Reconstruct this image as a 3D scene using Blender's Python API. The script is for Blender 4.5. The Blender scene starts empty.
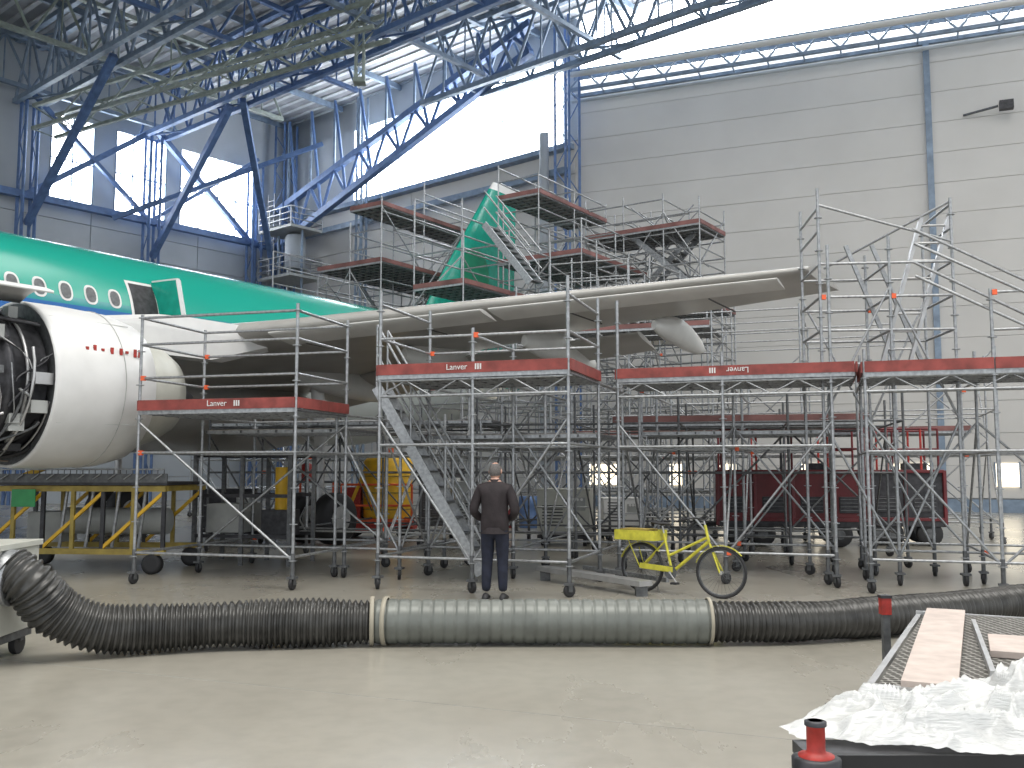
import bpy, math, random
from mathutils import Vector, Matrix, noise
random.seed(7)
V=Vector
scene=bpy.context.scene
scene.view_settings.view_transform='Standard'
scene.view_settings.exposure=0.42

# ------------------------------------------------------------------ materials
def mat(name,col,rough=.5,metal=0.,var=.12,scale=6.,bump=0.,spec=.5,alpha=1.):
    m=bpy.data.materials.new(name); m.use_nodes=True
    nt=m.node_tree; b=nt.nodes['Principled BSDF']
    tc=nt.nodes.new('ShaderNodeTexCoord')
    n=nt.nodes.new('ShaderNodeTexNoise'); n.inputs['Scale'].default_value=scale; n.inputs['Detail'].default_value=5
    nt.links.new(tc.outputs['Object'],n.inputs['Vector'])
    r=nt.nodes.new('ShaderNodeValToRGB')
    r.color_ramp.elements[0].position=.3; r.color_ramp.elements[1].position=.7
    r.color_ramp.elements[0].color=[max(0,c*(1-var)) for c in col]+[1]
    r.color_ramp.elements[1].color=[min(1,c*(1+var)) for c in col]+[1]
    nt.links.new(n.outputs['Fac'],r.inputs['Fac']); nt.links.new(r.outputs['Color'],b.inputs['Base Color'])
    b.inputs['Roughness'].default_value=rough; b.inputs['Metallic'].default_value=metal
    b.inputs['Specular IOR Level'].default_value=spec
    if bump:
        bp=nt.nodes.new('ShaderNodeBump'); bp.inputs['Strength'].default_value=bump; bp.inputs['Distance'].default_value=.02
        nt.links.new(n.outputs['Fac'],bp.inputs['Height']); nt.links.new(bp.outputs['Normal'],b.inputs['Normal'])
    return m
def emis(name,col,st):
    m=bpy.data.materials.new(name); m.use_nodes=True; nt=m.node_tree
    b=nt.nodes['Principled BSDF']; b.inputs['Base Color'].default_value=(.8,.8,.8,1)
    b.inputs['Emission Color'].default_value=(*col,1); b.inputs['Emission Strength'].default_value=st
    return m
M={}
M['galv']=mat('galvanised_steel',(.34,.35,.36),.42,.7,.25,20)
M['galvd']=mat('weathered_steel',(.13,.135,.14),.55,.5,.3,15)
M['redboard']=mat('red_toe_board',(.24,.05,.042),.6,0,.35,5)
M['tailboard']=mat('dull_toe_board',(.19,.085,.078),.65,0,.35,2)  # greyer red for toe boards on the scaffolds farther back
M['plank']=mat('deck_plank',(.30,.28,.26),.6,.3,.25,9)
M['orange']=mat('orange_coupler',(.75,.12,.04),.5)
M['black']=mat('black_rubber',(.018,.018,.02),.6)
M['dark']=mat('dark_metal',(.045,.045,.05),.5,.4,.4,10)
M['blue']=mat('blue_steel',(.095,.165,.33),.5,.1,.25,3)
M['bluegrey']=mat('blue_grey_steel',(.20,.26,.34),.5,.1,.25,3)
M['greengrey']=mat('green_grey_steel',(.27,.31,.28),.55,.1,.25,3)
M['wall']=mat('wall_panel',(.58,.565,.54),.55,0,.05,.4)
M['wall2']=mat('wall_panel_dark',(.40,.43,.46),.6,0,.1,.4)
M['seam']=mat('panel_seam',(.42,.42,.41),.7)
M['joint']=mat('floor_joint',(.27,.26,.235),.6)
M['roof']=mat('roof_sheet',(.30,.31,.33),.6,.1,.2,1)
M['roofr']=mat('roof_rib',(.50,.52,.54),.5,.1,.2,1)
M['mull']=mat('glare_mullion',(.55,.58,.62),.5)  # bars lightened so the window glare is painted into their colour
M['glass']=emis('daylit_glazing',(.93,.97,1.),10.)
M['glassw']=emis('daylit_low_window',(1.,.86,.62),2.6)
M['white']=mat('white_paint',(.66,.66,.65),.35,0,.05,3)
M['wing']=mat('wing_paint',(.36,.35,.33),.35,.1,.12,1.2)
M['slat']=mat('slat_paint',(.56,.56,.54),.35,.1,.08,2)
M['wingd']=mat('wing_dark_line',(.06,.06,.06),.6)  # dark tone for the thin strips under the wing
M['alu']=mat('aluminium',(.46,.46,.46),.4,.7,.1,6)
M['cream']=mat('cream_paint',(.46,.46,.41),.4,0,.08,4)
M['greyp']=mat('grey_paint',(.33,.34,.33),.5,0,.15,4)
M['yellow']=mat('yellow_paint',(.78,.46,.02),.45,0,.15,5)
M['yellowd']=mat('yellow_dull',(.34,.25,.05),.5,0,.3,5)
M['red']=mat('red_paint',(.12,.012,.016),.45,0,.25,4)
M['redb']=mat('bright_red',(.36,.03,.022),.5,0,.3,20)
M['greenp']=mat('green_panel',(.04,.30,.10),.5)
M['byel']=mat('bike_yellow',(.54,.50,.05),.4,0,.2,12)
M['wood']=mat('pale_board',(.50,.42,.375),.7,0,.14,8,.2)
M['green']=mat('teal_paint',(.008,.30,.22),.25)
M['dgreen']=mat('dark_green_mark',(.006,.20,.11),.3)
M['pipe']=mat('copper_pipe',(.25,.2,.16),.35,.8)
M['duct']=mat('black_duct_fabric',(.042,.041,.038),.34,0,.45,6)
M['ductg']=mat('grey_duct',(.155,.165,.15),.42,.15,.18,4)
M['tape']=mat('strap',(.36,.33,.26),.6)
M['skin']=mat('skin',(.50,.30,.23),.55,0,.08,20)
M['hair']=mat('grey_hair',(.13,.12,.115),.8,0,.35,60,.3)
M['jacket']=mat('dark_jacket',(.020,.014,.016),.75,0,.3,12,.3)
M['trouser']=mat('navy_trousers',(.010,.013,.028),.8,0,.3,12,.3)
M['eye']=mat('eye',(.8,.8,.8),.3)
M['lip']=mat('lip',(.4,.16,.13),.5)

def fus_mat():
    m=bpy.data.materials.new('fuselage_livery'); m.use_nodes=True; nt=m.node_tree; b=nt.nodes['Principled BSDF']
    tc=nt.nodes.new('ShaderNodeTexCoord'); sx=nt.nodes.new('ShaderNodeSeparateXYZ')
    nt.links.new(tc.outputs['Object'],sx.inputs[0])
    mr=nt.nodes.new('ShaderNodeMapRange'); mr.inputs[1].default_value=2; mr.inputs[2].default_value=7
    nt.links.new(sx.outputs['Z'],mr.inputs[0])
    r=nt.nodes.new('ShaderNodeValToRGB'); r.color_ramp.interpolation='CONSTANT'
    cr=r.color_ramp; cr.elements[0].color=(.50,.54,.53,1); cr.elements[0].position=0
    cr.elements[1].position=(4.42-2)/5; cr.elements[1].color=(.08,.36,.32,1)
    e=cr.elements.new((4.60-2)/5); e.color=(.03,.12,.34,1)
    e=cr.elements.new((4.86-2)/5); e.color=(.02,.24,.25,1)
    e=cr.elements.new((5.02-2)/5); e.color=(.012,.31,.235,1)
    nt.links.new(mr.outputs[0],r.inputs[0]); nt.links.new(r.outputs[0],b.inputs['Base Color'])
    b.inputs['Roughness'].default_value=.2
    return m
M['fus']=fus_mat()

def floor_mat():
    m=bpy.data.materials.new('sealed_concrete'); m.use_nodes=True; nt=m.node_tree; b=nt.nodes['Principled BSDF']
    tc=nt.nodes.new('ShaderNodeTexCoord')
    n1=nt.nodes.new('ShaderNodeTexNoise'); n1.inputs['Scale'].default_value=.45; n1.inputs['Detail'].default_value=8; n1.inputs['Roughness'].default_value=.6
    n2=nt.nodes.new('ShaderNodeTexNoise'); n2.inputs['Scale'].default_value=6; n2.inputs['Detail'].default_value=8
    mp=nt.nodes.new('ShaderNodeMapping'); mp.inputs['Scale'].default_value=(1,.35,1); mp.inputs['Rotation'].default_value=(0,0,.5)
    nt.links.new(tc.outputs['Object'],mp.inputs[0])
    nt.links.new(mp.outputs[0],n1.inputs['Vector']); nt.links.new(tc.outputs['Object'],n2.inputs['Vector'])
    r=nt.nodes.new('ShaderNodeValToRGB'); r.color_ramp.elements[0].position=.25; r.color_ramp.elements[1].position=.8
    r.color_ramp.elements[0].color=(.285,.268,.225,1); r.color_ramp.elements[1].color=(.385,.362,.31,1)
    nt.links.new(n1.outputs['Fac'],r.inputs[0])
    r2=nt.nodes.new('ShaderNodeValToRGB'); r2.color_ramp.elements[0].position=.35; r2.color_ramp.elements[1].position=.6
    r2.color_ramp.elements[0].color=(.90,.90,.90,1); r2.color_ramp.elements[1].color=(1,1,1,1)
    nt.links.new(n2.outputs['Fac'],r2.inputs[0])
    mx=nt.nodes.new('ShaderNodeMix'); mx.data_type='RGBA'; mx.blend_type='MULTIPLY'; mx.inputs['Factor'].default_value=1
    nt.links.new(r.outputs[0],mx.inputs['A']); nt.links.new(r2.outputs[0],mx.inputs['B'])
    nt.links.new(mx.outputs['Result'],b.inputs['Base Color'])
    mr=nt.nodes.new('ShaderNodeMapRange'); mr.inputs[3].default_value=.20; mr.inputs[4].default_value=.36
    nt.links.new(n1.outputs['Fac'],mr.inputs[0]); nt.links.new(mr.outputs[0],b.inputs['Roughness'])
    b.inputs['Coat Weight'].default_value=.25; b.inputs['Coat Roughness'].default_value=.16
    return m
M['floor']=floor_mat()

def perf_mat():
    m=bpy.data.materials.new('perforated_aluminium'); m.use_nodes=True; nt=m.node_tree; b=nt.nodes['Principled BSDF']
    tc=nt.nodes.new('ShaderNodeTexCoord'); v=nt.nodes.new('ShaderNodeTexVoronoi'); v.inputs['Scale'].default_value=20; v.inputs['Randomness'].default_value=0.1
    nt.links.new(tc.outputs['Object'],v.inputs['Vector'])
    r=nt.nodes.new('ShaderNodeValToRGB'); r.color_ramp.elements[0].position=.42; r.color_ramp.elements[1].position=.55
    r.color_ramp.elements[0].color=(.06,.057,.05,1); r.color_ramp.elements[1].color=(.30,.29,.27,1)
    nt.links.new(v.outputs['Distance'],r.inputs[0]); nt.links.new(r.outputs[0],b.inputs['Base Color'])
    b.inputs['Roughness'].default_value=.8; b.inputs['Specular IOR Level'].default_value=.2
    return m
M['perf']=perf_mat()
def plastic_mat():
    m=bpy.data.materials.new('plastic_sheeting'); m.use_nodes=True; nt=m.node_tree; b=nt.nodes['Principled BSDF']
    n=nt.nodes.new('ShaderNodeTexNoise'); n.inputs['Scale'].default_value=18; n.inputs['Detail'].default_value=3
    bp=nt.nodes.new('ShaderNodeBump'); bp.inputs['Strength'].default_value=.6; bp.inputs['Distance'].default_value=.012
    nt.links.new(n.outputs['Fac'],bp.inputs['Height']); nt.links.new(bp.outputs['Normal'],b.inputs['Normal'])
    b.inputs['Base Color'].default_value=(.84,.85,.84,1); b.inputs['Roughness'].default_value=.16
    b.inputs['Transmission Weight'].default_value=.25
    tr=nt.nodes.new('ShaderNodeBsdfTranslucent'); tr.inputs[0].default_value=(.9,.9,.9,1)
    mx=nt.nodes.new('ShaderNodeMixShader'); mx.inputs[0].default_value=.15
    out=nt.nodes['Material Output']
    nt.links.new(b.outputs[0],mx.inputs[1]); nt.links.new(tr.outputs[0],mx.inputs[2]); nt.links.new(mx.outputs[0],out.inputs[0])
    return m
M['plastic']=plastic_mat()

# ------------------------------------------------------------------ mesh builder
class MB:
    def __init__(s): s.v=[];s.f=[];s.m=[];s.s=[];s.mats=[]
    def mi(s,k):
        if k not in s.mats: s.mats.append(k)
        return s.mats.index(k)
    def add(s,vs,fs,k,smooth=False):
        o=len(s.v); i=s.mi(k)
        s.v.extend([tuple(v) for v in vs])
        for f in fs: s.f.append(tuple(o+a for a in f)); s.m.append(i); s.s.append(smooth)
    def frame(s,d):
        d=V(d).normalized(); up=V((0,0,1)) if abs(d.z)<.95 else V((0,1,0))
        a=d.cross(up).normalized(); b=a.cross(d).normalized(); return a,b
    def tube(s,p,q,r,k,n=6,r2=None,smooth=True,cap=True):
        p=V(p);q=V(q)
        if (q-p).length<1e-6: return
        a,b=s.frame(q-p); r2=r if r2 is None else r2; vs=[];
        for c,rr in((p,r),(q,r2)):
            for i in range(n):
                t=2*math.pi*i/n; vs.append(c+a*math.cos(t)*rr+b*math.sin(t)*rr)
        fs=[(i,(i+1)%n,n+(i+1)%n,n+i) for i in range(n)]
        s.add(vs,fs,k,smooth)
        if cap: s.add(vs,[tuple(range(n))[::-1],tuple(range(n,2*n))],k)
    def box(s,c,sz,k,ang=0.,tilt=None):
        c=V(c);x,y,z=[a/2 for a in sz]; R=Matrix.Rotation(ang,3,'Z')
        if tilt: R=R@tilt
        vs=[c+R@V((i*x,j*y,l*z)) for l in(-1,1) for j in(-1,1) for i in(-1,1)]
        s.add(vs,[(0,2,3,1),(4,5,7,6),(0,1,5,4),(2,6,7,3),(0,4,6,2),(1,3,7,5)],k)
    def beam(s,p,q,w,h,k):
        p=V(p);q=V(q);a,b=s.frame(q-p); vs=[]
        for c in(p,q):
            for i,j in((-1,-1),(1,-1),(1,1),(-1,1)): vs.append(c+a*i*w/2+b*j*h/2)
        s.add(vs,[(0,1,5,4),(1,2,6,5),(2,3,7,6),(3,0,4,7),(3,2,1,0),(4,5,6,7)],k)
    def loft(s,rings,k,smooth=True,caps=True,closed=True):
        n=len(rings[0]); vs=[p for r in rings for p in r]; fs=[]
        for j in range(len(rings)-1):
            for i in range(n if closed else n-1):
                a=j*n+i;b=j*n+(i+1)%n; fs.append((a,b,b+n,a+n))
        s.add(vs,fs,k,smooth)
        if caps and closed:
            s.add(rings[0],[tuple(range(n))[::-1]],k); s.add(rings[-1],[tuple(range(n))],k)
    def lathe(s,o,ax,prof,k,n=24,caps=True,smooth=True):
        o=V(o);ax=V(ax).normalized();a,b=s.frame(ax)
        rings=[[o+ax*t+(a*math.cos(2*math.pi*i/n)+b*math.sin(2*math.pi*i/n))*r for i in range(n)] for t,r in prof]
        s.loft(rings,k,smooth,caps)
    def torus(s,c,ax,R,r,k,n=32,m=8,a0=0,a1=2*math.pi):
        c=V(c);ax=V(ax).normalized();a,b=s.frame(ax); full=abs(a1-a0-2*math.pi)<1e-4
        rings=[]
        for i in range(n+1):
            t=a0+(a1-a0)*i/n; d=a*math.cos(t)+b*math.sin(t)
            rings.append([c+d*(R+r*math.cos(2*math.pi*j/m))+ax*r*math.sin(2*math.pi*j/m) for j in range(m)])
        s.loft(rings,k,True,not full)
    def sweep(s,pts,rad,k,n=20,caps=True):
        rings=[]
        for i,p in enumerate(pts):
            d=(pts[min(i+1,len(pts)-1)]-pts[max(i-1,0)]); a,b=s.frame(d); r=rad(i) if callable(rad) else rad
            rings.append([p+(a*math.cos(2*math.pi*j/n)+b*math.sin(2*math.pi*j/n))*r for j in range(n)])
        s.loft(rings,k,True,caps)
    def ell(s,c,r,k,n=16,m=10,ang=0):
        c=V(c);R=Matrix.Rotation(ang,3,'Z'); rings=[]
        for j in range(m+1):
            t=-math.pi/2+math.pi*j/m; cr=max(math.cos(t),.01)
            rings.append([c+R@V((r[0]*cr*math.cos(2*math.pi*i/n),r[1]*cr*math.sin(2*math.pi*i/n),r[2]*math.sin(t))) for i in range(n)])
        s.loft(rings,k)
    def build(s,name,parent=None,bevel=0):
        me=bpy.data.meshes.new(name); me.from_pydata(s.v,[],s.f)
        for k in s.mats: me.materials.append(M[k])
        me.polygons.foreach_set('material_index',s.m); me.polygons.foreach_set('use_smooth',s.s); me.update()
        ob=bpy.data.objects.new(name,me); bpy.context.collection.objects.link(ob)
        if parent: ob.parent=parent
        if bevel:
            md=ob.modifiers.new('b','BEVEL'); md.width=bevel; md.segments=2; md.limit_method='ANGLE'; md.angle_limit=.9
        return ob
def crom(P,step):
    out=[];P=[V(p) for p in P];Q=[P[0]*2-P[1]]+P+[P[-1]*2-P[-2]]
    for i in range(1,len(Q)-2):
        a,b,c,d=Q[i-1:i+3]; n=max(2,int((c-b).length/step))
        for j in range(n):
            t=j/n; out.append(.5*((2*b)+(c-a)*t+(2*a-5*b+4*c-d)*t*t+(-a+3*b-3*c+d)*t**3))
    out.append(P[-1]); return out
def empty(name,loc=(0,0,0)):
    e=bpy.data.objects.new(name,None); bpy.context.collection.objects.link(e); e.empty_display_size=.3; e.location=loc; return e
def text(body,loc,size,matk,rotz,parent,flip=False):
    cu=bpy.data.curves.new('lettering','FONT'); cu.body=body; cu.size=size; cu.extrude=.002; cu.align_x='CENTER'; cu.align_y='CENTER'
    cu.materials.append(M[matk]); ob=bpy.data.objects.new('lettering',cu); bpy.context.collection.objects.link(ob)
    R=Matrix.Rotation(rotz,4,'Z')@Matrix.Rotation(math.pi/2,4,'X')
    if flip: R=R@Matrix.Rotation(math.pi,4,'Z')
    ob.matrix_world=Matrix.Translation(V(loc))@R
    ob.parent=parent; return ob

# ------------------------------------------------------------------ hangar shell
E1=V((.766,-.643,0)); E2=V((.643,.766,0)); C0=V((-13.9,57.9,0))
P0=V((3.0,43.8,0)); DD=V((.927,-.374,0)).normalized(); DN=V((-.374,-.927,0)).normalized()
def wbox(mb,o,d,nin,t0,t1,z0,z1,off,th,k):
    a=o+d*t0; b=o+d*t1; ps=[]
    for z in(z0,z1):
        for q in(a,b):
            for w in(off,off+th): ps.append(q+nin*w+V((0,0,z)))
    mb.add(ps,[(0,2,3,1),(4,5,7,6),(0,1,5,4),(2,6,7,3),(0,4,6,2),(1,3,7,5)],k)

mb=MB(); mb.add([(-60,-20,0),(60,-20,0),(60,75,0),(-60,75,0)],[(0,1,2,3)],'floor'); mb.build('floor')
mbj=MB()
for k_ in range(5):
    c=V((0,6.7+k_*7.5,0.0)); a=c-DD*30; b=c+DD*30
    mbj.beam(a+V((0,0,.0005)),b+V((0,0,.0005)),.012,.002,'joint')
mbj.build('floor_joint')

mb=MB()
wbox(mb,P0,DD,DN,0,46,0,19.3,-.3,.2,'seam')
row=1.28; z=.55
cols=[0,15.3,30.6,46]
wbox(mb,P0,DD,DN,0,46,0,.5,-.1,.14,'bluegrey')
while z<19.2:
    z1=min(z+row,19.3)
    for c in range(3):
        wbox(mb,P0,DD,DN,cols[c]+.02,cols[c+1]-.02,z,z1-.016,-.1,.1,'wall')
    z+=row
for t in(15.3,30.6):
    wbox(mb,P0,DD,DN,t-.12,t+.12,0,19.3,0,.25,'bluegrey')
mb.build('wall_back')
mb=MB()
for t0,t1 in((.6,1.9),(4.3,4.9),(6.4,7.2),(9.9,10.8),(13.4,14.9),(17.2,18.0)):
    wbox(mb,P0,DD,DN,t0,t1,1.0,1.9,0,.05,'glassw')
    wbox(mb,P0,DD,DN,t0-.06,t0,.95,1.95,0,.08,'bluegrey'); wbox(mb,P0,DD,DN,t1,t1+.06,.95,1.95,0,.08,'bluegrey')
mb.build('window_1')
mb=MB()
wbox(mb,P0,DD,DN,0,46,20.1,23.2,-.2,.1,'glass')
for i in range(12): wbox(mb,P0,DD,DN,i*3.9,i*3.9+.05,20.1,23.2,-.1,.05,'mull')
mb.build('window_2')
mb=MB()
for zz,oo in((19.3,.1),(20.15,.1),(19.3,.9),(20.15,.9)):
    mb.beam(P0+DN*oo+V((0,0,zz)),P0+DN*oo+DD*46+V((0,0,zz)),.15,.15,'bluegrey')
for i in range(30):
    a=P0+DD*(i*1.5); b=P0+DD*(i*1.5+.75); c=P0+DD*(i*1.5+1.5)
    mb.tube(a+DN*.9+V((0,0,19.3)),b+DN*.9+V((0,0,20.15)),.05,'bluegrey',5)
    mb.tube(b+DN*.9+V((0,0,20.15)),c+DN*.9+V((0,0,19.3)),.05,'bluegrey',5)
    mb.tube(a+DN*.1+V((0,0,19.3)),a+DN*.9+V((0,0,19.3)),.04,'bluegrey',5)
mb.tube(P0+DN*1.2+V((0,0,19.9)),P0+DN*1.2+DD*46+V((0,0,19.9)),.14,'wall',8)
mb.tube(P0+DN*.5+V((0,0,18.9)),P0+DN*.5+DD*46+V((0,0,18.9)),.09,'wall2',8)
mb.build('trim_1')
mb=MB(); q=P0+DD*16.6+V((0,0,16))+DN*.12
mb.tube(q,q+DD*1.2+DN*.6,.05,'galvd'); mb.box(q+DD*1.5+DN*.6,(.5,.3,.35),'dark',-.38); mb.build('floodlight')

BN=-E2
mb=MB()
wbox(mb,C0,E1,BN,0,22,0,17.2,-.3,.2,'seam')
z=.0
while z<17.1:
    z1=min(z+1.3,17.2)
    wbox(mb,C0,E1,BN,0,10.95,z,z1-.03,-.1,.1,'wall'); wbox(mb,C0,E1,BN,11,22,z,z1-.03,-.1,.1,'wall'); z+=1.3
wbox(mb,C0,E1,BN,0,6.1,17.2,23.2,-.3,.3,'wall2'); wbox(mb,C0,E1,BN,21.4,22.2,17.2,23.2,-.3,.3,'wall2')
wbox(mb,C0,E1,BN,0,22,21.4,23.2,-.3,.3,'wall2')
wbox(mb,C0,E1,BN,0,22,16.75,17.0,0,.5,'bluegrey')
mb.build('wall_far')
mb=MB(); wbox(mb,C0,E1,BN,6.1,21.4,17.2,21.4,-.2,.08,'glass')
for i in range(9): wbox(mb,C0,E1,BN,6.1+i*1.9,6.15+i*1.9,17.2,21.4,-.1,.1,'mull')
wbox(mb,C0,E1,BN,6.1,21.4,19.2,19.24,-.1,.1,'mull')
mb.build('window_3')
LN=E1; LO=C0; LD=-E2
mb=MB()
wbox(mb,LO,LD,LN,0,50,0,15.4,-.3,.2,'seam')
z=0
while z<15.3:
    z1=min(z+1.3,15.4)
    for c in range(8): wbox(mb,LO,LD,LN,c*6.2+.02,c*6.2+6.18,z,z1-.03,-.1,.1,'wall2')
    z+=1.3
wins=[(2.6,7.4),(8.3,11.2),(12.4,14.6)]
edges=[0]+[a for w in wins for a in w]+[50]
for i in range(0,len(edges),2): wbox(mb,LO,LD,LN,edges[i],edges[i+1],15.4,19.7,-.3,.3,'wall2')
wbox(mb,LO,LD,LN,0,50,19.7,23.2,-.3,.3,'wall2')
mb.build('wall_left')
mb=MB()
for a,b in wins:
    wbox(mb,LO,LD,LN,a,b,15.4,19.7,-.2,.08,'glass')
    n=max(2,round((b-a)/1.1))
    for i in range(n+1):
        t=a+(b-a)*i/n; wbox(mb,LO,LD,LN,t-.03,t+.03,15.4,19.7,-.1,.14,'bluegrey')
    wbox(mb,LO,LD,LN,a,b,17.4,17.46,-.1,.14,'bluegrey')
mb.build('window_4')
mb=MB()
def RP(t,s_,z): return C0+E1*t+E2*s_+V((0,0,z))
mb.add([RP(-2,2,23.2),RP(75,2,23.2),RP(75,-62,23.2),RP(-2,-62,23.2)],[(0,1,2,3)],'roof')
mb.add([RP(-2,2,23.5),RP(75,2,23.5),RP(75,-62,23.5),RP(-2,-62,23.5)],[(0,3,2,1)],'roof')
for i in range(80):
    s_=1.5-i*.75
    mb.beam(RP(-1,s_,23.15),RP(60,s_,23.15),.22,.08,'roofr')
for i in range(12):
    mb.beam(RP(i*5,1,22.95),RP(i*5,-60,22.95),.16,.3,'bluegrey')
mb.build('ceiling')

def inside(p): return (p-P0).dot(DN)>.8 and (p-C0).dot(E1)>=-.1 and (p-C0).dot(-E2)>=-.1
def truss(mb,o,d,L,zb,zt,k,step=3.,w=.22,dbl=0.):
    side=V((-d.y,d.x,0))
    for sd in ((0,) if not dbl else (-dbl,dbl)):
        n=int(L/step); pts=[o+d*(i*step)+side*sd for i in range(n+1)]
        pts=[p for p in pts if inside(p)]
        if len(pts)<2: return
        mb.beam(pts[0]+V((0,0,zb)),pts[-1]+V((0,0,zb)),w,w,k); mb.beam(pts[0]+V((0,0,zt)),pts[-1]+V((0,0,zt)),w,w,k)
        for i in range(len(pts)-1):
            a,b=pts[i],pts[i+1]; m_=(a+b)/2
            mb.tube(a+V((0,0,zb)),m_+V((0,0,zt)),w*.32,k,6); mb.tube(m_+V((0,0,zt)),b+V((0,0,zb)),w*.32,k,6)
            mb.tube(m_+V((0,0,zt)),m_+V((0,0,zb)),w*.2,k,5)
    if dbl:
        for i in range(0,n,2):
            p=o+d*(i*step)
            if inside(p) and inside(p+d*step):
                for zz in(zb,zt):
                    mb.tube(p-side*dbl+V((0,0,zz)),p+d*step+side*dbl+V((0,0,zz)),w*.22,k,5)
                    mb.tube(p-side*dbl+V((0,0,zz)),p+side*dbl+V((0,0,zz)),w*.22,k,5)
mb=MB()
for s_,k in((-3.,'bluegrey'),(-9.5,'blue'),(-16,'bluegrey'),(-22.5,'greengrey'),(-29,'bluegrey')):
    truss(mb,RP(.3,s_,0),E1,42,19.6,22.7,k,3.,.24,.55)
for t,k in((1.,'bluegrey'),(7.,'greengrey'),(13.,'blue'),(19.,'bluegrey'),(25,'bluegrey')):
    truss(mb,RP(t,-.5,0),-E2,46,20.2,22.6,k,2.6,.2,0)
mb.build('roof_truss')
mb=MB()
a=RP(.5,-1.2,15.1); b=RP(21.8,-3.0,20.6)
for off in(0,1.3):
    up=V((0,0,off*1.7))
    mb.beam(a+up,b+up*.6,.34,.34,'blue')
N=9
for i in range(N):
    t0=i/N;t1=(i+1)/N; tm=(t0+t1)/2
    p0=a.lerp(b,t0); p1=a.lerp(b,t1); pm=(a+V((0,0,2.2))).lerp(b+V((0,0,1.3)),tm)
    mb.tube(p0,pm,.1,'blue'); mb.tube(pm,p1,.1,'blue')
    pt=V((pm.x,pm.y,22.6)); mb.tube(pm,pt,.08,'bluegrey'); mb.tube(p1,pt,.09,'blue')
for (p,q,w) in ((RP(1,-1.5,12.5),RP(9,-9.5,19.6),.3),(RP(1.5,-12,14.5),RP(7,-3,19.6),.22),(RP(.5,-16,15.),RP(1,-9.5,20),.28),(RP(.5,-3,15),RP(1,-9.5,20),.28),
                (RP(.6,-9.5,15),RP(1,-3,20.),.2),(RP(.6,-9.5,15),RP(1,-16,20.),.2),(RP(1,-16,13.5),RP(9,-16,19.6),.3),(RP(1,-9.5,13.),RP(8,-9.5,19.6),.3)):
    mb.beam(p,q,w,w,'blue')
mb.beam(RP(.6,0,15.0),RP(.6,-40,15.0),.35,.35,'blue'); mb.beam(RP(.4,0,12.2),RP(.4,-40,12.2),.25,.25,'bluegrey')
mb.beam(RP(0,-.6,15.6),RP(22,-.6,15.6),.3,.3,'bluegrey')
mb.build('blue_brace_girder')
mb=MB()
def column(mb,p,z1,k='blue',w=.5):
    for i,j in((-1,-1),(1,-1),(1,1),(-1,1)):
        q=p+E1*i*w/2+E2*j*w/2; mb.beam(q,q+V((0,0,z1)),.12,.12,k)
    n=int(z1/1.1)
    for i in range(n):
        for s1 in(-1,1):
            x0=p-E1*w/2+E2*s1*w/2; x1=p+E1*w/2+E2*s1*w/2
            if i%2: x0,x1=x1,x0
            mb.tube(x0+V((0,0,i*1.1)),x1+V((0,0,(i+1)*1.1)),.03,k,5)
for s_ in(-3.,-9.5,-16,-22.5,-29): column(mb,RP(.8,s_,0),19.6,'blue',.6)
column(mb,RP(1.,-1.,0),22.6,'blue',.9); column(mb,RP(8,-1.,0),22.6,'bluegrey',.4)
column(mb,P0+DN*1.2+V((0,0,0)),22.6,'blue',.8)
mb.tube(P0+DN*1.1+E1*-1.4,P0+DN*1.1+E1*-1.4+V((0,0,17.5)),.22,'wall2',12)
mb.build('lattice_column')
mb=MB(); c=RP(3.2,-2.2,0)
R=Matrix.Rotation(-.7,3,'Z')
for zz in(12.6,15.4):
    mb.box(c+V((0,0,zz)),(3.,2.2,.15),'greyp',-.7)
    for i in range(3):
        z_=zz+.4+i*.35
        cs=[c+R@V((x,y,z_)) for x,y in((-1.5,-1.1),(1.5,-1.1),(1.5,1.1),(-1.5,1.1))]
        for j in range(4): mb.tube(cs[j],cs[(j+1)%4],.035,'galv',5)
    for x in(-1.5,-.5,.5,1.5):
        for y in(-1.1,1.1): mb.tube(c+R@V((x,y,zz)),c+R@V((x,y,zz+1.1)),.035,'galv',5)
mb.lathe(c+V((.3,0,13.2)),(0,0,1),[(0,.5),(.2,.6),(1.8,.6),(2,.5)],'wall2',16)
for s1 in(-.3,.3): mb.tube(c+E1*(-1.9+s1)+V((0,0,8)),c+E1*(-1.9+s1)+V((0,0,18)),.04,'galv',5)
for i in range(33): mb.tube(c+E1*-2.2+V((0,0,8+i*.3)),c+E1*-1.6+V((0,0,8+i*.3)),.025,'galv',4)
for i in range(9): mb.torus(c+E1*-1.9+BN*.35+V((0,0,9+i)),(0,0,1),.4,.025,'galv',12,4)
for s1 in(-1.1,1.1): mb.tube(c+E1*s1,c+E1*s1+V((0,0,15.4)),.08,'bluegrey',6)
mb.build('service_balcony')
mb=MB(); c=V((-6.3,38.,0))
for i,j in((-1,-1),(1,-1),(1,1),(-1,1)): mb.beam(c+V((i*.16,j*.16,17.7)),c+V((i*.16,j*.16,22.6)),.08,.08,'greengrey')
for i in range(11): mb.tube(c+V((-.16,-.16,17.7+i*.45)),c+V((.16,-.16,18.1+i*.45)),.03,'greengrey',5)
mb.box(c+V((0,0,17.65)),(.5,.5,.2),'greengrey')
g0=V((-22,44.5,17.6)); g1=V((-5.,37.5,19.2))
for o in(V((0,0,0)),V((0,0,1.1)),V((-.5,-1.2,.0)),V((-.5,-1.2,1.1))): mb.beam(g0+o,g1+o,.16,.16,'greengrey')
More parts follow.
